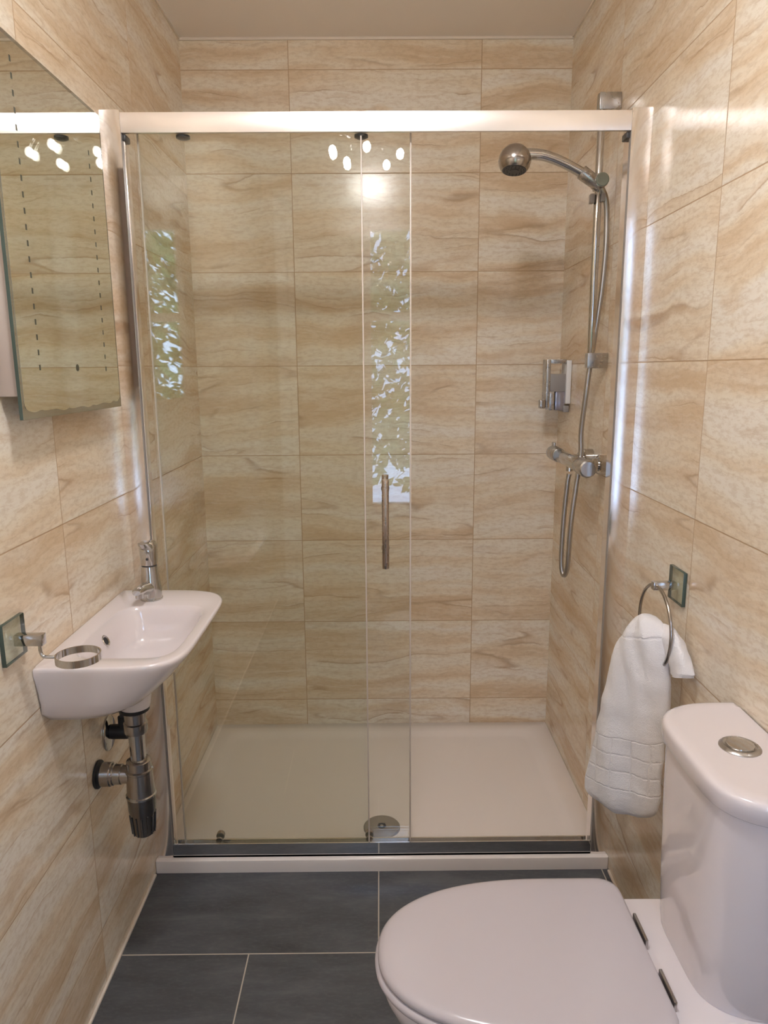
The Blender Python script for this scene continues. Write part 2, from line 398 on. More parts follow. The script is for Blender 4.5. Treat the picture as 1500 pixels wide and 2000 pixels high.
# ------------------------------------------------------------------ ceiling light behind the viewer
lx, ly = 0.57, -1.75
cl = thing('ceiling_light', (lx, ly, H), 'multi bulb ceiling light seen as bright spots in the shower glass', 'light')
bm = B(); add_lathe(bm, (lx, ly, H), (0, 0, -1), [(0, 0.115), (0.010, 0.115), (0.012, 0.10), (0.0, 0.10)], 40, cap=False); obj('canopy_rim', bm, 'chrome', cl)
bm = B(); add_lathe(bm, (lx, ly, H-0.001), (0, 0, -1), [(0, 0.098), (0.015, 0.096), (0.035, 0.082), (0.050, 0.055), (0.056, 0.02), (0.057, 0.0)], 40); obj('frosted_dome', bm, 'dome', cl)
bm = B(); add_cyl(bm, (lx, ly, H-0.058), (lx, ly, H-0.17), 0.008); add_sphere(bm, (lx, ly, H-0.17), 0.02); obj('stem', bm, 'chrome', cl)
for k in range(5):
    a = 0.3 + k*2*PI/5; dx, dy = math.cos(a), math.sin(a)
    bm = B(); add_tube(bm, catmull([(lx, ly, H-0.17), (lx+dx*0.05, ly+dy*0.05, H-0.20), (lx+dx*0.10, ly+dy*0.10, H-0.20), (lx+dx*0.125, ly+dy*0.125, H-0.235)]), 0.004, 8)
    arm = obj('arm', bm, 'chrome', cl)
    bm = B(); c = (lx+dx*0.125, ly+dy*0.125, H-0.250); add_sphere(bm, c, 0.014, 20, (1, 1, 1.25)); obj('bulb', bm, 'bulb', arm)

# ------------------------------------------------------------------ shower tray
TY0, TY1, TZ = -0.751, -0.0005, 0.038
tr = thing('shower_tray', (W/2, -0.375, 0), 'low white shower tray filling the alcove behind the glass', 'shower tray')
def rrect(x0, x1, y0, y1, r, z, n=8):
    out = []
    for cx, cy, a0 in ((x1-r, y1-r, 0), (x0+r, y1-r, PI/2), (x0+r, y0+r, PI), (x1-r, y0+r, 1.5*PI)):
        for k in range(n+1):
            a = a0+k*PI/2/n; out.append((cx+r*math.cos(a), cy+r*math.sin(a), z))
    return out
def loft(bm, loops, cap0=True, cap1=True):
    rings = [[bm.verts.new(p) for p in L] for L in loops]
    n = len(rings[0])
    for a, b in zip(rings, rings[1:]):
        for k in range(n): bm.faces.new((a[k], a[(k+1) % n], b[(k+1) % n], b[k]))
    if cap0: bm.faces.new(list(reversed(rings[0])))
    if cap1: bm.faces.new(rings[-1])
bm = B()
e = 0.0005
loft(bm, [rrect(e, W-e, TY0+0.002, TY1, 0.004, 0.0), rrect(e, W-e, TY0, TY1, 0.004, TZ-0.008), rrect(e, W-e, TY0+0.0012, TY1, 0.004, TZ-0.002), rrect(e+0.002, W-e-0.002, TY0+0.005, TY1-0.002, 0.004, TZ),
          rrect(0.055, W-0.055, -0.70, -0.055, 0.05, TZ), rrect(0.065, W-0.065, -0.692, -0.064, 0.048, TZ-0.0012), rrect(0.085, W-0.085, -0.675, -0.08, 0.04, TZ-0.008), rrect(0.10, W-0.10, -0.66, -0.095, 0.036, TZ-0.0095),
          rrect(0.3, W-0.3, -0.62, -0.3, 0.03, TZ-0.012)])
obj('tray_body', bm, 'tray', tr, angle=50)
dx, dy, dz = 0.607, -0.600, TZ-0.0125
bm = B(); add_lathe(bm, (dx, dy, dz), (0, 0, 1), [(0, 0.0525), (0.004, 0.0525), (0.0065, 0.050), (0.0075, 0.0), ], 48); dc = obj('drain_cover', bm, 'drain', tr)
bm = B(); add_lathe(bm, (dx, dy, dz+0.0072), (0, 0, 1), [(0, 0.012), (0.001, 0.012), (0.001, 0.0085), (0.0002, 0.008), (0.0002, 0)], 24)
for k in range(4):
    a = PI/4+k*PI/2; add_box(bm, (dx+0.010*math.cos(a)-0.0025, dy+0.010*math.sin(a)-0.0025, dz+0.0075), (dx+0.010*math.cos(a)+0.0025, dy+0.010*math.sin(a)+0.0025, dz+0.009))
obj('drain_key', bm, 'dark', dc)

# ------------------------------------------------------------------ shower enclosure
EY = -0.737   # front plane of the frame
se = thing('shower_enclosure', (W/2, -0.72, TZ), 'clear glass sliding shower screen with polished aluminium frame', 'shower screen')
def post(x0, x1):
    # U-shaped wall channel with a gently convex polished face
    bm = B(); n = 10; prof = []
    for k in range(n+1):
        s = k/n; prof.append((x0+(x1-x0)*s, EY-0.0012*(1-(2*s-1)**2)))
    prof += [(x1, -0.688), (x0, -0.688)]
    loft(bm, [[(x, y, TZ+0.0005) for x, y in prof], [(x, y, 1.883) for x, y in prof]])
    return obj('wall_post', bm, 'alu', se, angle=25)
post(0.0005, 0.045); post(1.170, W-0.0005)
# header rail, slightly bowed face
bm = B(); n = 8; prof = []
for k in range(n+1):
    s = k/n; prof.append((EY-0.004+0.0015*(2*s-1)**2, 1.836+0.041*s))
prof += [(-0.690, 1.877), (-0.690, 1.870), (EY+0.006, 1.870), (EY+0.006, 1.836)]
loft(bm, [[(0.0465, y, z) for y, z in prof], [(1.1685, y, z) for y, z in prof]])
obj('top_rail', bm, 'alu_bright', se, angle=25)
bm = B(); add_box(bm, (0.0465, EY, TZ+0.0005), (1.1685, -0.690, TZ+0.006)); add_box(bm, (0.0465, EY, TZ+0.0005), (1.1685, EY+0.004, 0.0775)); add_box(bm, (0.0465, -0.694, TZ+0.0005), (1.1685, -0.690, 0.060))
obj('bottom_rail', bm, pbr('bottom_rail_metal', (0.72, 0.72, 0.73), 0.06, metal=1), se, flat=True)
for x in (0.0415, 1.1605):
    bm = B(); add_box(bm, (x, EY+0.003, 1.822), (x+0.012, -0.700, 1.8355), 0.002); obj('end_cap', bm, 'dark', se)
# thin dark gaskets between posts and rails
for x in (0.0452, 1.1686):
    bm = B(); add_box(bm, (x, EY-0.001, TZ+0.002), (x+0.0012, EY+0.010, 1.876)); obj('gasket', bm, 'grey', se)
# fixed pane (front track) and its edge
bm = B(); add_box(bm, (0.0465, -0.728, 0.050), (0.571, -0.722, 1.868)); fp = obj('fixed_pane', bm, 'glass', se, flat=True)
bm = B(); add_box(bm, (0.5711, -0.7295, 0.050), (0.5745, -0.7205, 1.868), 0.0005); obj('edge_seal', bm, 'seal', fp)
bm = B(); add_box(bm, (0.0466, -0.731, 0.050), (0.0500, -0.719, 1.868), 0.0005); obj('edge_seal', bm, 'alu', fp)
# sliding door, pushed open to the left behind the fixed pane
bm = B(); add_box(bm, (0.074, -0.708, 0.062), (0.682, -0.702, 1.858)); sd = obj('sliding_door', bm, 'glass', se, flat=True, label='sliding glass door pushed to the left')
bm = B(); add_box(bm, (0.6821, -0.709, 0.062), (0.6860, -0.701, 1.858), 0.0005); obj('edge_seal', bm, 'seal', sd)
bm = B(); add_box(bm, (0.0705, -0.709, 0.062), (0.0739, -0.701, 1.858), 0.0005); obj('edge_seal', bm, 'seal', sd)
hx = 0.622
bm = B(); add_cyl(bm, (hx, -0.745, 0.842), (hx, -0.745, 1.064), 0.0085, bev=0.001)
for z in (0.885, 1.036): add_cyl(bm, (hx, -0.7455, z), (hx, -0.7085, z), 0.006); add_lathe(bm, (hx, -0.7135, z), (0, 1, 0), [(0, 0.009), (0.005, 0.0105)], 24)
obj('door_handle', bm, 'handle', sd, label='slim tarnished bar handle')
bm = B(); add_cyl(bm, (hx, -0.672, 0.842), (hx, -0.672, 1.064), 0.0085, bev=0.001)
for z in (0.885, 1.036): add_cyl(bm, (hx, -0.7015, z), (hx, -0.672, z), 0.006)
obj('door_handle', bm, 'handle', sd)
for x in (0.166, 0.573):
    bm = B(); add_cyl(bm, (x, -0.7015, 0.075), (x, -0.688, 0.075), 0.0115, bev=0.002); add_cyl(bm, (x, -0.716, 0.072), (x, -0.7085, 0.072), 0.009, bev=0.002); add_box(bm, (x-0.004, -0.712, 0.058), (x+0.004, -0.709, 0.070))
    obj('bottom_roller', bm, 'chrome_worn', sd)
for x in (0.176, 0.573):
    bm = B(); add_lathe(bm, (x, -0.715, 1.828), (0, 0, 1), [(0, 0.009), (0.003, 0.0155), (0.008, 0.0155)], 24); obj('top_roller', bm, 'dark', sd)

# ------------------------------------------------------------------ basin
BT = 0.815
ba = thing('wash_basin', (0, -1.045, BT), 'small white wall-hung ceramic basin under the mirror', 'basin')
def radial(poly, c, angs, z):
    out = []
    for a in angs:
        d = (math.cos(a), math.sin(a)); best = None
        for i in range(len(poly)):
            p, q_ = poly[i], poly[(i+1) % len(poly)]
            ex, ey = q_[0]-p[0], q_[1]-p[1]; den = d[0]*ey-d[1]*ex
            if abs(den) < 1e-12: continue
            t = ((p[0]-c[0])*ey-(p[1]-c[1])*ex)/den; s = ((p[0]-c[0])*d[1]-(p[1]-c[1])*d[0])/den
            if t > 0 and -1e-6 <= s <= 1+1e-6 and (best is None or t > best): best = t
        out.append((c[0]+d[0]*best, c[1]+d[1]*best, z))
    return out
def dshape(xw, xf, y0, y1, n=6.0, bow=0.0, m=60):
    """straight on the wall side x=xw, superelliptic bow on the other"""
    yc, hy = (y0+y1)/2, (y1-y0)/2; P = []
    for k in range(m+1):
        a = -PI/2+PI*k/m; s, c = math.sin(a), math.cos(a)
        P.append((xw+(xf-xw)*abs(c)**(2/n)*(1-bow*s*s), yc+hy*math.copysign(abs(s)**(2/n), s)))
    return P
def super_e(cx, cy, hx_, hy_, n=4, m=72):
    return [(cx+hx_*math.copysign(abs(math.cos(2*PI*k/m))**(2/n), math.cos(2*PI*k/m)), cy+hy_*math.copysign(abs(math.sin(2*PI*k/m))**(2/n), math.sin(2*PI*k/m))) for k in range(m)]
cB = (0.12, -1.06)
angs = sorted([2*PI*k/128 for k in range(128)] + [math.atan2(y-cB[1], 0.001-cB[0]) % (2*PI) for y in (-0.818, -1.272)])
w0 = 0.001
def bo(xf, ins, z, n=7): return radial(dshape(w0, xf, -1.272+ins, -0.818-ins, n, 0.10), cB, angs, z)
loops = [bo(0.132, 0.07, 0.692, 3.5), bo(0.150, 0.030, 0.703, 4.5), bo(0.170, 0.014, 0.722), bo(0.195, 0.009, 0.742), bo(0.220, 0.005, 0.766), bo(0.240, 0.002, 0.789), bo(0.250, 0.0, 0.801), bo(0.2535, 0, 0.807), bo(0.2535, 0, 0.8115), bo(0.2515, 0.002, 0.8145), bo(0.248, 0.0045, BT)]
def bi(cx, cy, hx_, hy_, n, z): return radial(super_e(cx, cy, hx_, hy_, n), cB, angs, z)
loops += [bi(0.1355, -1.080, 0.0985, 0.148, 5, BT-0.0003), bi(0.1350, -1.080, 0.0955, 0.145, 5, BT-0.002), bi(0.1340, -1.078, 0.091, 0.140, 4.6, BT-0.010), bi(0.135, -1.075, 0.079, 0.130, 4.2, BT-0.035),
          bi(0.125, -1.068, 0.072, 0.115, 3.6, BT-0.065), bi(0.120, -1.062, 0.055, 0.088, 3, BT-0.082), bi(0.115, -1.057, 0.030, 0.045, 2.4, BT-0.089)]
bm = B(); loft(bm, loops)
add_lathe(bm, (0.092, -1.05, 0.712), (0, 0, -1), [(0, 0.062), (0.02, 0.048), (0.045, 0.037), (0.070, 0.033), (0.078, 0.031)], 40)
obj('basin_body', bm, 'ceramic', ba, angle=60)
op = (0.0495, -1.073, 0.7865); od = (1, 0, 0.5)
bm = B(); add_lathe(bm, op, od, [(0, 0.012), (0.0035, 0.0125), (0.0048, 0.011), (0.0035, 0.008)], 32, cap=False); orr = obj('overflow_ring', bm, 'chrome', ba)
bm = B(); add_lathe(bm, (0.0500, -1.073, 0.7868), od, [(0, 0.0085), (0.0026, 0.0085)], 24); obj('overflow_hole', bm, 'rubber', orr)
bm = B(); add_lathe(bm, (0.112, -1.055, BT-0.0895), (0, 0, 1), [(0, 0.022), (0.003, 0.021), (0.0035, 0.014), (0.006, 0.013), (0.0065, 0)], 32); obj('basin_waste', bm, 'chrome', ba)

# mixer tap
tx, ty = 0.088, -0.884
tp = thing('mixer_tap', (tx, ty, BT), 'chrome lever mixer tap standing on the far end of the basin', 'tap')
bm = B(); add_lathe(bm, (tx, ty, BT), (0, 0, 1), [(0, 0.0250), (0.003, 0.0250), (0.004, 0.0235), (0.02, 0.0232), (0.040, 0.0215), (0.060, 0.0190), (0.078, 0.0180)], 40)
obj('tap_body', bm, 'chrome', tp)
bm = B(); sec = []
for s, zz, w_, h_ in ((0.0, 0.838, 0.017, 0.018), (0.022, 0.846, 0.015, 0.015), (0.045, 0.850, 0.0135, 0.011), (0.062, 0.850, 0.012, 0.008), (0.068, 0.849, 0.009, 0.006)):
    sec.append([(tx-s*0.15+w_*math.cos(2*PI*k/20), ty-s, zz+h_*math.sin(2*PI*k/20)) for k in range(20)])
loft(bm, sec); add_cyl(bm, (tx-0.008, ty-0.054, 0.834), (tx-0.008, ty-0.054, 0.846), 0.0095); obj('spout', bm, 'chrome', tp)
bm = B(); add_lathe(bm, (tx, ty, BT+0.0782), (0, 0, 1), [(0, 0.0165), (0.003, 0.0165)], 32); obj('collar', bm, 'dark', tp)
bm = B(); add_lathe(bm, (tx, ty, BT+0.0814), (0, 0, 1), [(0, 0.0180), (0.010, 0.0190), (0.030, 0.0200), (0.044, 0.0198), (0.052, 0.016), (0.055, 0)], 40)
sec = []
for s, zz, w_, h_ in ((0.0, 0.932, 0.016, 0.014), (0.02, 0.942, 0.014, 0.009), (0.034, 0.949, 0.012, 0.005), (0.040, 0.953, 0.009, 0.003)):
    sec.append([(tx+w_*math.cos(2*PI*k/20), ty-s, zz+h_*math.sin(2*PI*k/20)) for k in range(20)])
loft(bm, sec); lv = obj('lever', bm, 'chrome', tp)
bm = B(); add_sphere(bm, (tx+0.002, ty-0.0188, 0.912), 0.0032, 12); obj('indicator_dot', bm, 'rubber', lv)

# bottle trap under the basin
qx, qy = 0.090, -1.05
bt = thing('bottle_trap', (qx, qy, 0.34), 'worn chrome bottle trap hanging below the basin', 'trap')
bm = B(); add_lathe(bm, (qx, qy, 0.622), (0, 0, 1), [(0, 0.024), (0.004, 0.031), (0.0115, 0.032)], 40); obj('rubber_washer', bm, 'rubber', bt)
bm = B(); add_lathe(bm, (qx, qy, 0.575), (0, 0, 1), [(0, 0.0225), (0.004, 0.0245), (0.022, 0.0245), (0.024, 0.0215), (0.046, 0.0225)], 40); obj('top_nut', bm, 'chrome_worn', bt)
bm = B(); add_cyl(bm, (qx, qy, 0.50), (qx, qy, 0.576), 0.0165); obj('tailpiece', bm, 'chrome', bt)
bm = B(); add_lathe(bm, (qx, qy, 0.432), (0, 0, 1), [(0, 0.0285), (0.003, 0.029), (0.052, 0.0275), (0.054, 0.029), (0.058, 0.029), (0.060, 0.0255), (0.078, 0.0255), (0.080, 0.0235), (0.0815, 0.017)], 40); tb = obj('trap_body', bm, 'chrome_worn', bt)
bm = B(); add_lathe(bm, (qx, qy, 0.426), (0, 0, 1), [(0, 0.029), (0.002, 0.0315), (0.006, 0.0315), (0.008, 0.029)], 40); obj('rim_band', bm, 'chrome', tb)
bm = B(); add_lathe(bm, (qx, qy, 0.337), (0, 0, 1), [(0, 0), (0, 0.020), (0.005, 0.0235), (0.050, 0.0265), (0.060, 0.0290), (0.090, 0.0295)], 40)
for k in range(14):
    a = k*2*PI/14; add_cyl(bm, (qx+0.0235*math.cos(a), qy+0.0235*math.sin(a), 0.341), (qx+0.0268*math.cos(a), qy+0.0268*math.sin(a), 0.386), 0.0018, seg=8)
obj('trap_cup', bm, pbr('dark_chrome', (0.20, 0.19, 0.185), 0.22, metal=1, noise=0.25, nscale=70), bt)
bm = B(); add_lathe(bm, (0.001, qy, 0.477), (1, 0, 0), [(0, 0.030), (0.004, 0.030), (0.007, 0.024), (0.012, 0.023)], 36); obj('wall_flange', bm, 'rubber', bt)
bm = B(); add_lathe(bm, (0.010, qy, 0.477), (1, 0, 0), [(0, 0.022), (0.002, 0.0255), (0.020, 0.0255), (0.022, 0.0235), (0.026, 0.0235), (0.028, 0.0215), (0.042, 0.0215), (0.044, 0.0195), (0.062, 0.0195)], 36); obj('outlet_pipe', bm, 'chrome_worn', bt)

# water supply stub with chrome wall cover
ws = thing('supply_valve', (0.0, -0.975, 0.535), 'black pipe stub with oval chrome wall cover behind the trap', 'valve')
bm = B(); add_lathe(bm, (0.001, -0.975, 0.533), (1, 0, 0), [(0, 0.0345), (0.002, 0.0345), (0.005, 0.030), (0.006, 0.0)], 36, squash=(1.0, 1.15)); obj('wall_cover', bm, 'chrome', ws)
bm = B(); add_cyl(bm, (0.006, -0.975, 0.536), (0.046, -0.975, 0.536), 0.0165, bev=0.003); add_cyl(bm, (0.034, -0.975, 0.536), (0.034, -0.975, 0.572), 0.010); obj('pipe_stub', bm, 'rubber', ws)
bm = B(); add_tube(bm, catmull([(0.034, -0.975, 0.57), (0.036, -0.972, 0.60), (0.05, -0.95, 0.65), (0.070, -0.915, 0.68), (0.078, -0.90, 0.698)]), 0.006, 10, rib=0.08); obj('supply_hose', bm, 'dark', ws)

# ------------------------------------------------------------------ mirror
MX = 0.040
mc = thing('mirror_cabinet', (0.0, -1.07, 1.247), 'rectangular wall mirror with dashed etched lines above the basin', 'mirror')
box_obj('cabinet_body', (0.001, -1.282, 1.284), (MX-0.0065, -0.88, 1.80), 'cabinet', mc, 0.001)
bm = B(); add_box(bm, (MX-0.006, -1.290, 1.247), (MX, -0.848, 1.836), 0.0004); mg = obj('mirror_glass', bm, ['mirror_rim', 'plate_edge'], mc, flat=True)
for p in mg.data.polygons:
    if abs(p.normal.x) < 0.5: p.material_index = 1
# silvered area with rounded corners and a scalloped lower edge
pts = []; y0, y1, z0, z1, r = -1.283, -0.855, 1.262, 1.829, 0.012
for cy, cz, a0 in ((y1-r, z1-r, 0), (y0+r, z1-r, PI/2)):
    for k in range(7): a = a0+k*PI/12; pts.append((cy+r*math.cos(a), cz+r*math.sin(a)))
for k in range(4): a = PI+k*PI/8; pts.append((y0+r+r*math.cos(a), z0+r+r*math.sin(a)))
for k in range(61):
    y = y0+r+(y1-y0-2*r)*k/60
    pts.append((y, z0-0.004*abs(math.sin(k/60*PI*7.3+0.6))*(0.6+0.4*math.sin(k*0.37))-0.004*math.sin(k/60*PI)))
for k in range(5): a = 1.5*PI+k*PI/8; pts.append((y1-r+r*math.cos(a), z0+r+r*math.sin(a)))
bm = B(); loft(bm, [[(MX+0.0001, y, z) for y, z in pts], [(MX+0.0006, y, z) for y, z in pts]]); ms = obj('mirror_silver', bm, 'mirror', mc, flat=True)
bm = B()
for yc, za, zb, n in ((-1.217, 1.33, 1.80, 20), (-0.922, 1.328, 1.745, 18)):
    bm = B()
    for k in range(n):
        z = za+(zb-za)*k/(n-1); add_box(bm, (MX+0.0006, yc-0.0022, z-0.0045), (MX+0.0009, yc+0.0022, z+0.0045))
    obj('etched_dash_line', bm, 'etch', ms, flat=True)
bm = B(); add_lathe(bm, (MX+0.0006, -1.065, 1.330), (1, 0, 0), [(0, 0.0065), (0.0004, 0.0065)], 20); obj('touch_button', bm, 'etch', ms)

# ------------------------------------------------------------------ tumbler holder on the left wall
hy, hz = -1.330, 0.892
th = thing('tumbler_holder', (0, hy, hz), 'chrome ring holder on a square glass plate beside the basin', 'holder')
def wall_plate(x0, x1, y, z, parent, s=0.035):
    bm = B(); add_box(bm, (min(x0, x1), y-s, z-s), (max(x0, x1), y+s, z+s), 0.0012)
    o = obj('wall_plate', bm, ['plate', 'plate_edge'], parent, label='square green-tinted glass backplate')
    for p in o.data.polygons:
        if abs(p.normal.x) < 0.5: p.material_index = 1
    return o
wall_plate(0.001, 0.009, hy, hz, th)
box_obj('arm', (0.009, hy-0.008, hz-0.0095), (0.056, hy+0.008, hz+0.0095), 'chrome', th, 0.0015)
bm = B(); add_tube(bm, catmull([(0.048, hy, hz-0.009), (0.048, hy, hz-0.022), (0.051, hy, hz-0.029), (0.058, hy, hz-0.031), (0.074, hy, hz-0.031)]), 0.003, 12); obj('stem', bm, 'chrome', th)
bm = B(); cx, R_ = 0.109, 0.036; loops = []
for rr, zz in ((R_, -0.006), (R_, 0.006), (R_-0.0022, 0.006), (R_-0.0022, -0.006)):
    loops.append([(cx+rr*math.cos(2*PI*k/64), hy+rr*math.sin(2*PI*k/64), hz-0.031+zz) for k in range(64)])
loft(bm, loops+[loops[0]], False, False); bmesh.ops.remove_doubles(bm, verts=bm.verts, dist=1e-6); obj('ring', bm, 'chrome', th)

# ------------------------------------------------------------------ towel ring and towel
ry, rz = -1.056, 0.890
tg = thing('towel_ring', (W, ry, rz), 'chrome towel ring on a square glass plate on the right wall', 'towel ring')
wall_plate(W-0.009, W-0.001, ry, rz, tg)
box_obj('arm', (1.160, ry-0.008, rz-0.0085), (W-0.009, ry+0.008, rz+0.0085), 'chrome', tg, 0.0015)
bm = B(); rc = Vector((1.166, -1.066, 0.808)); RR = 0.084
add_tube(bm, [(rc.x, rc.y+RR*math.cos(2*PI*k/72), rc.z+RR*math.sin(2*PI*k/72)) for k in range(72)], 0.0034, 12, closed=True); obj('ring', bm, 'chrome_worn', tg)
from mathutils import noise as mnoise
tw_rows = [(.126,.834,.142,.836,.008), (.113,.824,.158,.831,.020), (.100,.800,.176,.819,.026), (.087,.776,.188,.806,.029), (.066,.734,.193,.768,.029), (.052,.659,.200,.705,.026),
           (.036,.581,.201,.635,.024), (.024,.502,.198,.565,.022), (.013,.439,.197,.505,.020), (.008,.398,.197,.462,.019), (.008,.383,.196,.436,.018), (.018,.374,.191,.416,.015), (.045,.368,.176,.400,.010), (.085,.366,.150,.386,.003)]
TA = Vector((1.07, -0.96, 0)); TD = Vector((0.105, -0.16, 0)).normalized(); TN = Vector((TD.y, -TD.x, 0))
if TN.x > 0: TN = -TN
bm = B(); uvl = bm.loops.layers.uv.new('weave'); NS = 96; rings = []; uvs = {}
dense = []
for i in range(len(tw_rows)-1):
    P = [Vector(tw_rows[max(0, min(len(tw_rows)-1, i+j))]) if False else tw_rows[max(0, min(len(tw_rows)-1, i+j))] for j in (-1, 0, 1, 2)]
    for k in range(8):
        t = k/8; dense.append([0.5*((2*b)+(c-a)*t+(2*a-5*b+4*c-d)*t*t+(3*b-a-3*c+d)*t**3) for a, b, c, d in zip(*P)])
dense.append(list(tw_rows[-1]))
for ri, (sl_, zl, sr_, zr, th2) in enumerate(dense):
    ring = []
    for k in range(NS):
        a = 2*PI*k/NS; ca, sa = math.cos(a), math.sin(a); n = 2.5
        uu = math.copysign(abs(ca)**(2/n), ca); vv = math.copysign(abs(sa)**(2/n), sa)
        s = (sl_+sr_)/2+(sr_-sl_)/2*uu; z = (zl+zr)/2+(zr-zl)/2*uu
        hang = max(0.0, min(1.0, (0.80-z)/0.25))
        fold = 0.0045*hang*math.sin(s*62+z*5.0+0.6)*(1 if sa > 0 else 0.5) + 0.003*(1-hang)*math.sin(s*130+z*40)
        p = TA+TD*s+TN*(th2*vv+fold*vv); p.z = z
        p += Vector((mnoise.noise(p*28), mnoise.noise(p*28+Vector((9, 0, 0))), mnoise.noise(p*28+Vector((0, 9, 0)))))*0.0028
        p += Vector((mnoise.noise(p*150), mnoise.noise(p*150+Vector((9, 0, 0))), mnoise.noise(p*150+Vector((0, 9, 0)))))*0.0007
        v = bm.verts.new(p); ring.append(v); uvs[v] = (s*1.0+(0.4 if sa < 0 else 0), z-0.372-0.25*max(0, s-0.03))
    rings.append(ring)
stitch(bm, rings, True)
# short tail gathered behind the ring, against the wall
tp_ = catmull([(1.165, -1.085, 0.788), (1.172, -1.100, 0.800), (1.180, -1.122, 0.795), (1.185, -1.140, 0.778), (1.188, -1.152, 0.758), (1.190, -1.160, 0.738)], 8); rr_ = []
for i, p in enumerate(tp_):
    t = i/(len(tp_)-1); tg_ = (tp_[min(i+1, len(tp_)-1)]-tp_[max(i-1, 0)]).normalized(); side = tg_.cross(Vector((1, 0, 0))).normalized()
    r_ = 0.018+0.018*t if t < 0.97 else 0.026
    ring = []
    for k in range(40):
        a = 2*PI*k/40
        q_ = p+side*(r_*math.cos(a)*(1+0.10*math.sin(3*a+5*t)))+Vector((1, 0, 0))*(0.019*math.sin(a))
        q_ += Vector((mnoise.noise(q_*40), mnoise.noise(q_*40+Vector((9, 0, 0))), mnoise.noise(q_*40+Vector((0, 9, 0)))))*0.003
        v = bm.verts.new(q_); ring.append(v); uvs[v] = (q_.y, 0.5+q_.z)
    rr_.append(ring)
stitch(bm, rr_, True)
for f in bm.faces:
    for l in f.loops: l[uvl].uv = uvs[l.vert]
tag(obj('hand_towel', bm, 'towel', origin=(1.166, -1.066, 0.73), angle=80), 'fluffy white hand towel hanging from the towel ring', 'towel')


# ------------------------------------------------------------------ shower riser rail, handset, hose, valve
sy = -0.50; bx = 1.172
sr = thing('shower_riser_rail', (W, sy, 1.33), 'vertical chrome riser rail on the right shower wall', 'shower rail')
bm = B(); add_cyl(bm, (bx, sy, 1.325), (bx-0.002, sy, 1.992), 0.0098, bev=0.001); obj('bar', bm, 'chrome', sr)
for z0, z1 in ((1.953, 1.992), (1.322, 1.362)):
    box_obj('bracket', (bx-0.011, sy-0.013, z0), (W-0.001, sy+0.013, z1), 'steel', sr, 0.001)
bm = B(); add_cyl(bm, (bx-0.001, sy-0.030, 1.785), (bx-0.001, sy+0.018, 1.785), 0.0175, bev=0.002); add_cyl(bm, (bx-0.001, sy, 1.765), (bx-0.001, sy, 1.805), 0.0145, bev=0.002)
sl = obj('slider', bm, 'chrome', sr)
bm = B(); add_lathe(bm, (bx-0.001, sy-0.0302, 1.785), (0, -1, 0), [(0, 0.0165), (0.004, 0.0165), (0.006, 0.014), (0.0065, 0)], 24); obj('slider_knob', bm, 'knob', sl)
box_obj('slider_clip', (bx-0.022, sy-0.012, 1.735), (bx-0.012, sy+0.008, 1.757), 'grey', sl, 0.001)
box_obj('slider_clip', (bx+0.004, sy-0.016, 1.738), (bx+0.014, sy+0.004, 1.757), 'grey', sl, 0.001)

hs = thing('hand_shower', (1.165, sy-0.01, 1.79), 'chrome hand shower resting in the slider of the riser rail', 'shower head')
bm = B(); path = catmull([(1.168, sy-0.012, 1.778), (1.135, sy-0.012, 1.800), (1.080, sy-0.012, 1.828), (1.030, sy-0.012, 1.846), (0.992, sy-0.012, 1.850), (0.970, sy-0.012, 1.846)], 8)
add_tube(bm, path, lambda t: 0.0115+0.0025*t, 20); obj('shower_handle', bm, 'chrome', hs)
bm = B(); add_cyl(bm, (1.172, sy-0.012, 1.774), (1.122, sy-0.012, 1.808), 0.0155, 0.0175, bev=0.002); obj('handle_socket', bm, 'steel', hs)
hc = Vector((0.9535, sy-0.014, 1.838)); ax = Vector((-0.06, -0.18, -1)).normalized()
bm = B(); add_lathe(bm, hc-ax*0.036, ax, [(0, 0), (0.002, 0.012), (0.008, 0.024), (0.018, 0.034), (0.030, 0.0395), (0.042, 0.041), (0.054, 0.038), (0.062, 0.0335), (0.0645, 0.031)], 48); hd = obj('shower_head', bm, 'chrome_worn', hs)
bm = B(); add_lathe(bm, hc+ax*0.0283, ax, [(0, 0.0305), (0.0015, 0.029), (0.0015, 0.012), (0.003, 0.011), (0.003, 0)], 40)
for rr, n in ((0.018, 12), (0.025, 18)):
    x_, y_ = frame_of(ax)
    for k in range(n):
        p = hc+ax*0.0295+x_*(rr*math.cos(2*PI*k/n))+y_*(rr*math.sin(2*PI*k/n)); add_cyl(bm, p, p+ax*0.002, 0.0012, seg=8)
obj('spray_face', bm, 'dark', hd)

bm = B(); hp = catmull([(1.176, sy-0.010, 1.771), (1.190, sy-0.004, 1.745), (1.1975, sy+0.004, 1.70), (1.2000, sy+0.008, 1.62), (1.196, sy+0.012, 1.52), (1.186, sy+0.014, 1.42), (1.178, sy+0.022, 1.33), (1.172, sy+0.026, 1.25),
    (1.168, sy+0.040, 1.15), (1.170, sy+0.040, 1.08), (1.160, sy+0.036, 1.00), (1.150, sy+0.034, 0.90), (1.147, sy+0.036, 0.80), (1.146, sy+0.042, 0.752), (1.141, sy+0.052, 0.733), (1.136, sy+0.062, 0.752), (1.135, sy+0.067, 0.80), (1.138, sy+0.07, 0.90), (1.144, sy+0.07, 1.00), (1.148, sy+0.07, 1.028)], 14)
add_tube(bm, hp, 0.0070, 16, rib=0.0); tag(obj('shower_hose', bm, 'hose', origin=(1.176, sy, 1.77)), 'flexible chrome hose looping down from the hand shower', 'hose')

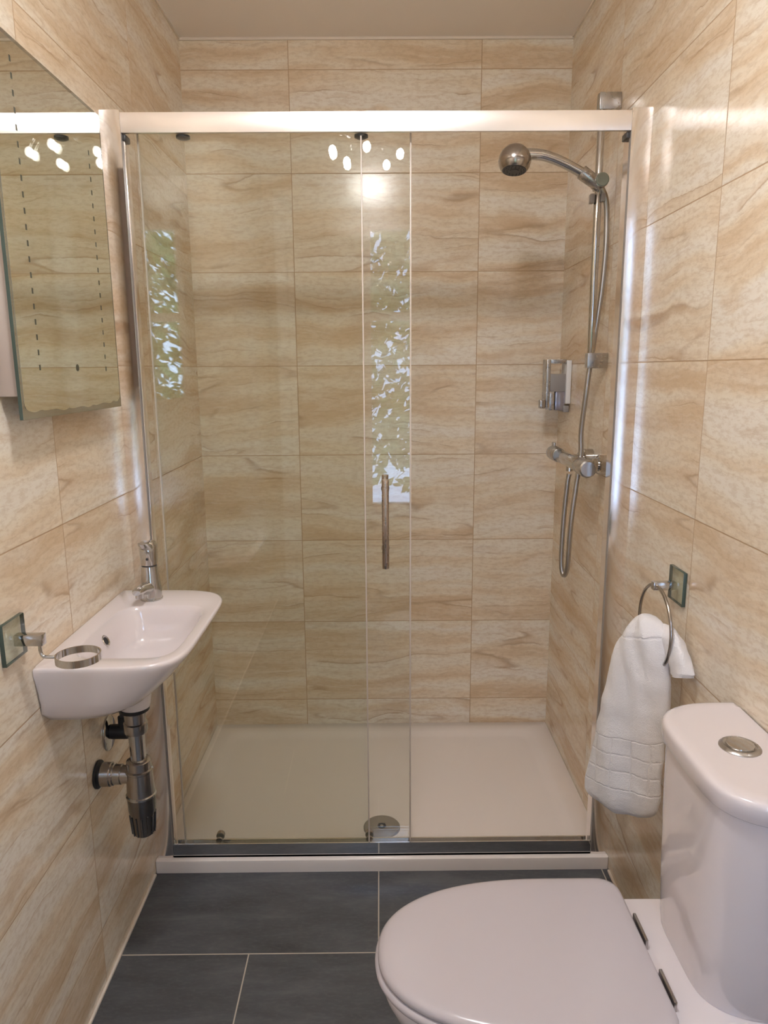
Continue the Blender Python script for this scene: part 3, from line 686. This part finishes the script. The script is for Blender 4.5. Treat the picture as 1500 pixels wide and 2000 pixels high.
vx, vz = 1.148, 1.066
sv = thing('shower_valve', (W, -0.487, vz), 'chrome bar mixer valve on the right shower wall', 'shower valve')
bm = B(); add_lathe(bm, (vx, -0.31, vz), (0, -1, 0), [(0, 0.017), (0.003, 0.019), (0.22, 0.019), (0.223, 0.017)], 36); obj('valve_body', bm, 'chrome', sv)
bm = B(); add_lathe(bm, (vx, -0.312, vz), (0, 1, 0), [(0, 0.0205), (0.004, 0.0215), (0.07, 0.0225), (0.082, 0.0215), (0.085, 0.018), (0.085, 0)], 36)
add_box(bm, (vx-0.004, -0.25, vz+0.018), (vx+0.004, -0.225, vz+0.032), 0.002); obj('flow_handle', bm, 'steel', sv)
bm = B(); add_lathe(bm, (vx, -0.530, vz), (0, -1, 0), [(0, 0.0205), (0.003, 0.0215), (0.070, 0.0240), (0.082, 0.0225), (0.085, 0.019), (0.085, 0)], 36); th_ = obj('temperature_handle', bm, 'steel', sv)
bm = B(); add_cyl(bm, (vx, -0.430, vz-0.030), (vx, -0.430, vz-0.015), 0.010); obj('hose_outlet', bm, 'chrome', sv)
for y in (-0.416, -0.558):
    bm = B(); add_lathe(bm, (W-0.001, y, vz+0.004), (-1, 0, 0), [(0, 0.027), (0.024, 0.027), (0.027, 0.024), (0.027, 0.017), (0.040, 0.017), (0.042, 0.012), (0.062, 0.012)], 32); fl = obj('wall_union', bm, 'chrome', sv)
    bm = B(); add_lathe(bm, (W-0.0285, y, vz+0.004), (-1, 0, 0), [(0, 0.0180), (0.010, 0.0180)], 6); obj('union_nut', bm, 'chrome', fl)

# ------------------------------------------------------------------ soap dispenser on the right shower wall
so = thing('soap_dispenser', (W, -0.12, 1.19), 'small chrome framed soap dispenser in the shower corner', 'soap dispenser')
X0, X1 = 1.138, W-0.001
bm = B()
add_box(bm, (X0, -0.150, 1.200), (X0+0.012, -0.090, 1.350), 0.001); add_box(bm, (X0+0.012, -0.150, 1.338), (X1-0.016, -0.090, 1.350), 0.001)
obj('frame', bm, 'steel', so)
box_obj('wall_bracket', (X1-0.015, -0.155, 1.212), (X1, -0.085, 1.347), 'paint', so, 0.0015)
box_obj('container', (X0+0.0125, -0.146, 1.250), (X1-0.0155, -0.094, 1.305), 'grey', so, 0.001)
box_obj('level_window', (X0+0.0125, -0.146, 1.191), (X0+0.028, -0.094, 1.2495), 'steel', so, 0.001)
box_obj('level_window', (X0+0.031, -0.146, 1.191), (X1-0.0155, -0.094, 1.2495), pbr('lilac_steel', srgb(168, 165, 176), 0.2, metal=0.7), so, 0.001)
bm = B(); add_box(bm, (X0-0.019, -0.152, 1.197), (X0-0.001, -0.128, 1.224), 0.003); obj('push_button', bm, 'chrome_worn', so)
box_obj('foot', (X1-0.020, -0.150, 1.185), (X1-0.002, -0.090, 1.206), 'grey', so, 0.002)

# ------------------------------------------------------------------ toilet
TYC = -1.462
to = thing('toilet', (0.92, TYC, 0), 'white close-coupled toilet with lid closed against the right wall', 'toilet')
cT = (0.86, TYC)
angT = [2*PI*k/144 for k in range(144)]
def lidpoly(grow=0.0, xb=1.029, tip=0.602, hw=0.158, r=0.034):
    P = []; xc = 0.90; n = 2.3; a_ = xc-tip+grow; h_ = hw+grow
    m = 40
    for k in range(m+1):
        a = PI/2+PI*k/m; c, s = math.cos(a), math.sin(a)
        P.append((xc+a_*math.copysign(abs(c)**(2/n), c), TYC+h_*math.copysign(abs(s)**(2/n), s)))
    xe = xb+grow*0.3; r = r
    for k in range(9):
        a = -PI/2+k*PI/16; P.append((xe-r+r*math.cos(a), TYC-h_+r+r*math.sin(a)))
    for k in range(9):
        a = k*PI/16; P.append((xe-r+r*math.cos(a), TYC+h_-r+r*math.sin(a)))
    return P
def lr(grow, z, **k): return radial(lidpoly(grow, **k), cT, angT, z)
bm = B(); loft(bm, [lr(-0.004, 0.4035), lr(0, 0.4045), lr(0.0015, 0.408), lr(0.001, 0.413), lr(-0.003, 0.4175), lr(-0.009, 0.4200), lr(-0.020, 0.4212), lr(-0.06, 0.4222)]); obj('seat_lid', bm, 'plastic', to, angle=60)
bm = B(); loft(bm, [lr(-0.004, 0.388), lr(0.004, 0.3895), lr(0.006, 0.393), lr(0.006, 0.398), lr(0.002, 0.4020), lr(-0.004, 0.4032)]); obj('seat', bm, 'plastic', to, angle=60)
for y0, y1 in ((-1.462+0.010, -1.462+0.070), (-1.462-0.105, -1.462-0.045)):
    bm = B(); add_box(bm, (1.0325, y0, 0.400), (1.0375, y1, 0.4175), 0.001); obj('hinge_cover', bm, 'chrome_worn', to)
# pan: rim, bowl, foot, rear shelf
def panpoly(tip, xe, hw, n=2.4):
    P = []; xc = min(0.90, xe-0.10)
    for k in range(41):
        a = PI/2+PI*k/40; c, s = math.cos(a), math.sin(a)
        P.append((xc+(xc-tip)*math.copysign(abs(c)**(2/n), c), TYC+hw*math.copysign(abs(s)**(2/n), s)))
    hb = min(hw, 0.128)
    P += [(xc+0.06, TYC-hw*0.985), (1.02, TYC-hb), (xe, TYC-hb), (xe, TYC+hb), (1.02, TYC+hb), (xc+0.06, TYC+hw*0.985)]
    return P
def pr(tip, xe, hw, z): return radial(panpoly(tip, xe, hw), cT, angT, z)
XE = W-0.002
bm = B(); loft(bm, [pr(0.72, 1.15, 0.100, 0.0), pr(0.715, 1.15, 0.104, 0.015), pr(0.735, 1.15, 0.095, 0.06), pr(0.735, 1.16, 0.098, 0.14), pr(0.705, 1.18, 0.115, 0.22), pr(0.655, XE, 0.136, 0.29), pr(0.622, XE, 0.150, 0.335), pr(0.608, XE, 0.156, 0.365), pr(0.606, XE, 0.157, 0.378), pr(0.612, XE, 0.152, 0.3865), pr(0.64, XE-0.003, 0.14, 0.3875)])
# shelf behind the hinges
add_box(bm, (1.030, TYC-0.126, 0.30), (XE, TYC+0.126, 0.400), 0.004)
obj('pan', bm, 'ceramic', to, angle=50)
cC = (1.15, TYC); angC = sorted([2*PI*k/96 for k in range(96)] + [math.atan2(s*h, XE-1.15) % (2*PI) for s in (-1, 1) for h in (0.155,)])
def cist(xf, hw, z, n=5.0, bow=0.25):
    P = [(2*XE-x, y) for x, y in dshape(XE, XE+(XE-xf), TYC-hw, TYC+hw, n, bow)]
    return radial(P, cC, angC, z)
bm = B(); loft(bm, [cist(1.078, 0.124, 0.4005), cist(1.076, 0.128, 0.42), cist(1.073, 0.136, 0.52), cist(1.071, 0.144, 0.64), cist(1.070, 0.148, 0.7245)]); obj('cistern', bm, 'ceramic', to, angle=50)
bm = B(); loft(bm, [cist(1.069, 0.150, 0.7265), cist(1.0655, 0.1535, 0.7275), cist(1.0635, 0.1555, 0.7300), cist(1.0625, 0.1565, 0.7500), cist(1.0632, 0.1560, 0.7545), cist(1.0650, 0.1543, 0.7580), cist(1.0680, 0.1515, 0.7600), cist(1.0730, 0.147, 0.7610), cist(1.085, 0.136, 0.7612), cist(1.089, 0.132, 0.7606)]); cl_ = obj('cistern_lid', bm, 'ceramic', to, angle=60)
ux, uy = 1.150, TYC+0.003
bm = B(); add_lathe(bm, (ux, uy, 0.7598), (0, 0, 1), [(0, 0.030), (0.002, 0.030), (0.0045, 0.0275), (0.0055, 0.024), (0.004, 0.0215), (0.004, 0)], 48); fb = obj('flush_button', bm, 'steel', cl_)
bm = B(); add_lathe(bm, (ux, uy, 0.7640), (0, 0, 1), [(0, 0.0205), (0.0025, 0.020), (0.0035, 0.017), (0.0035, 0)], 40); obj('half_flush_button', bm, 'chrome', fb)
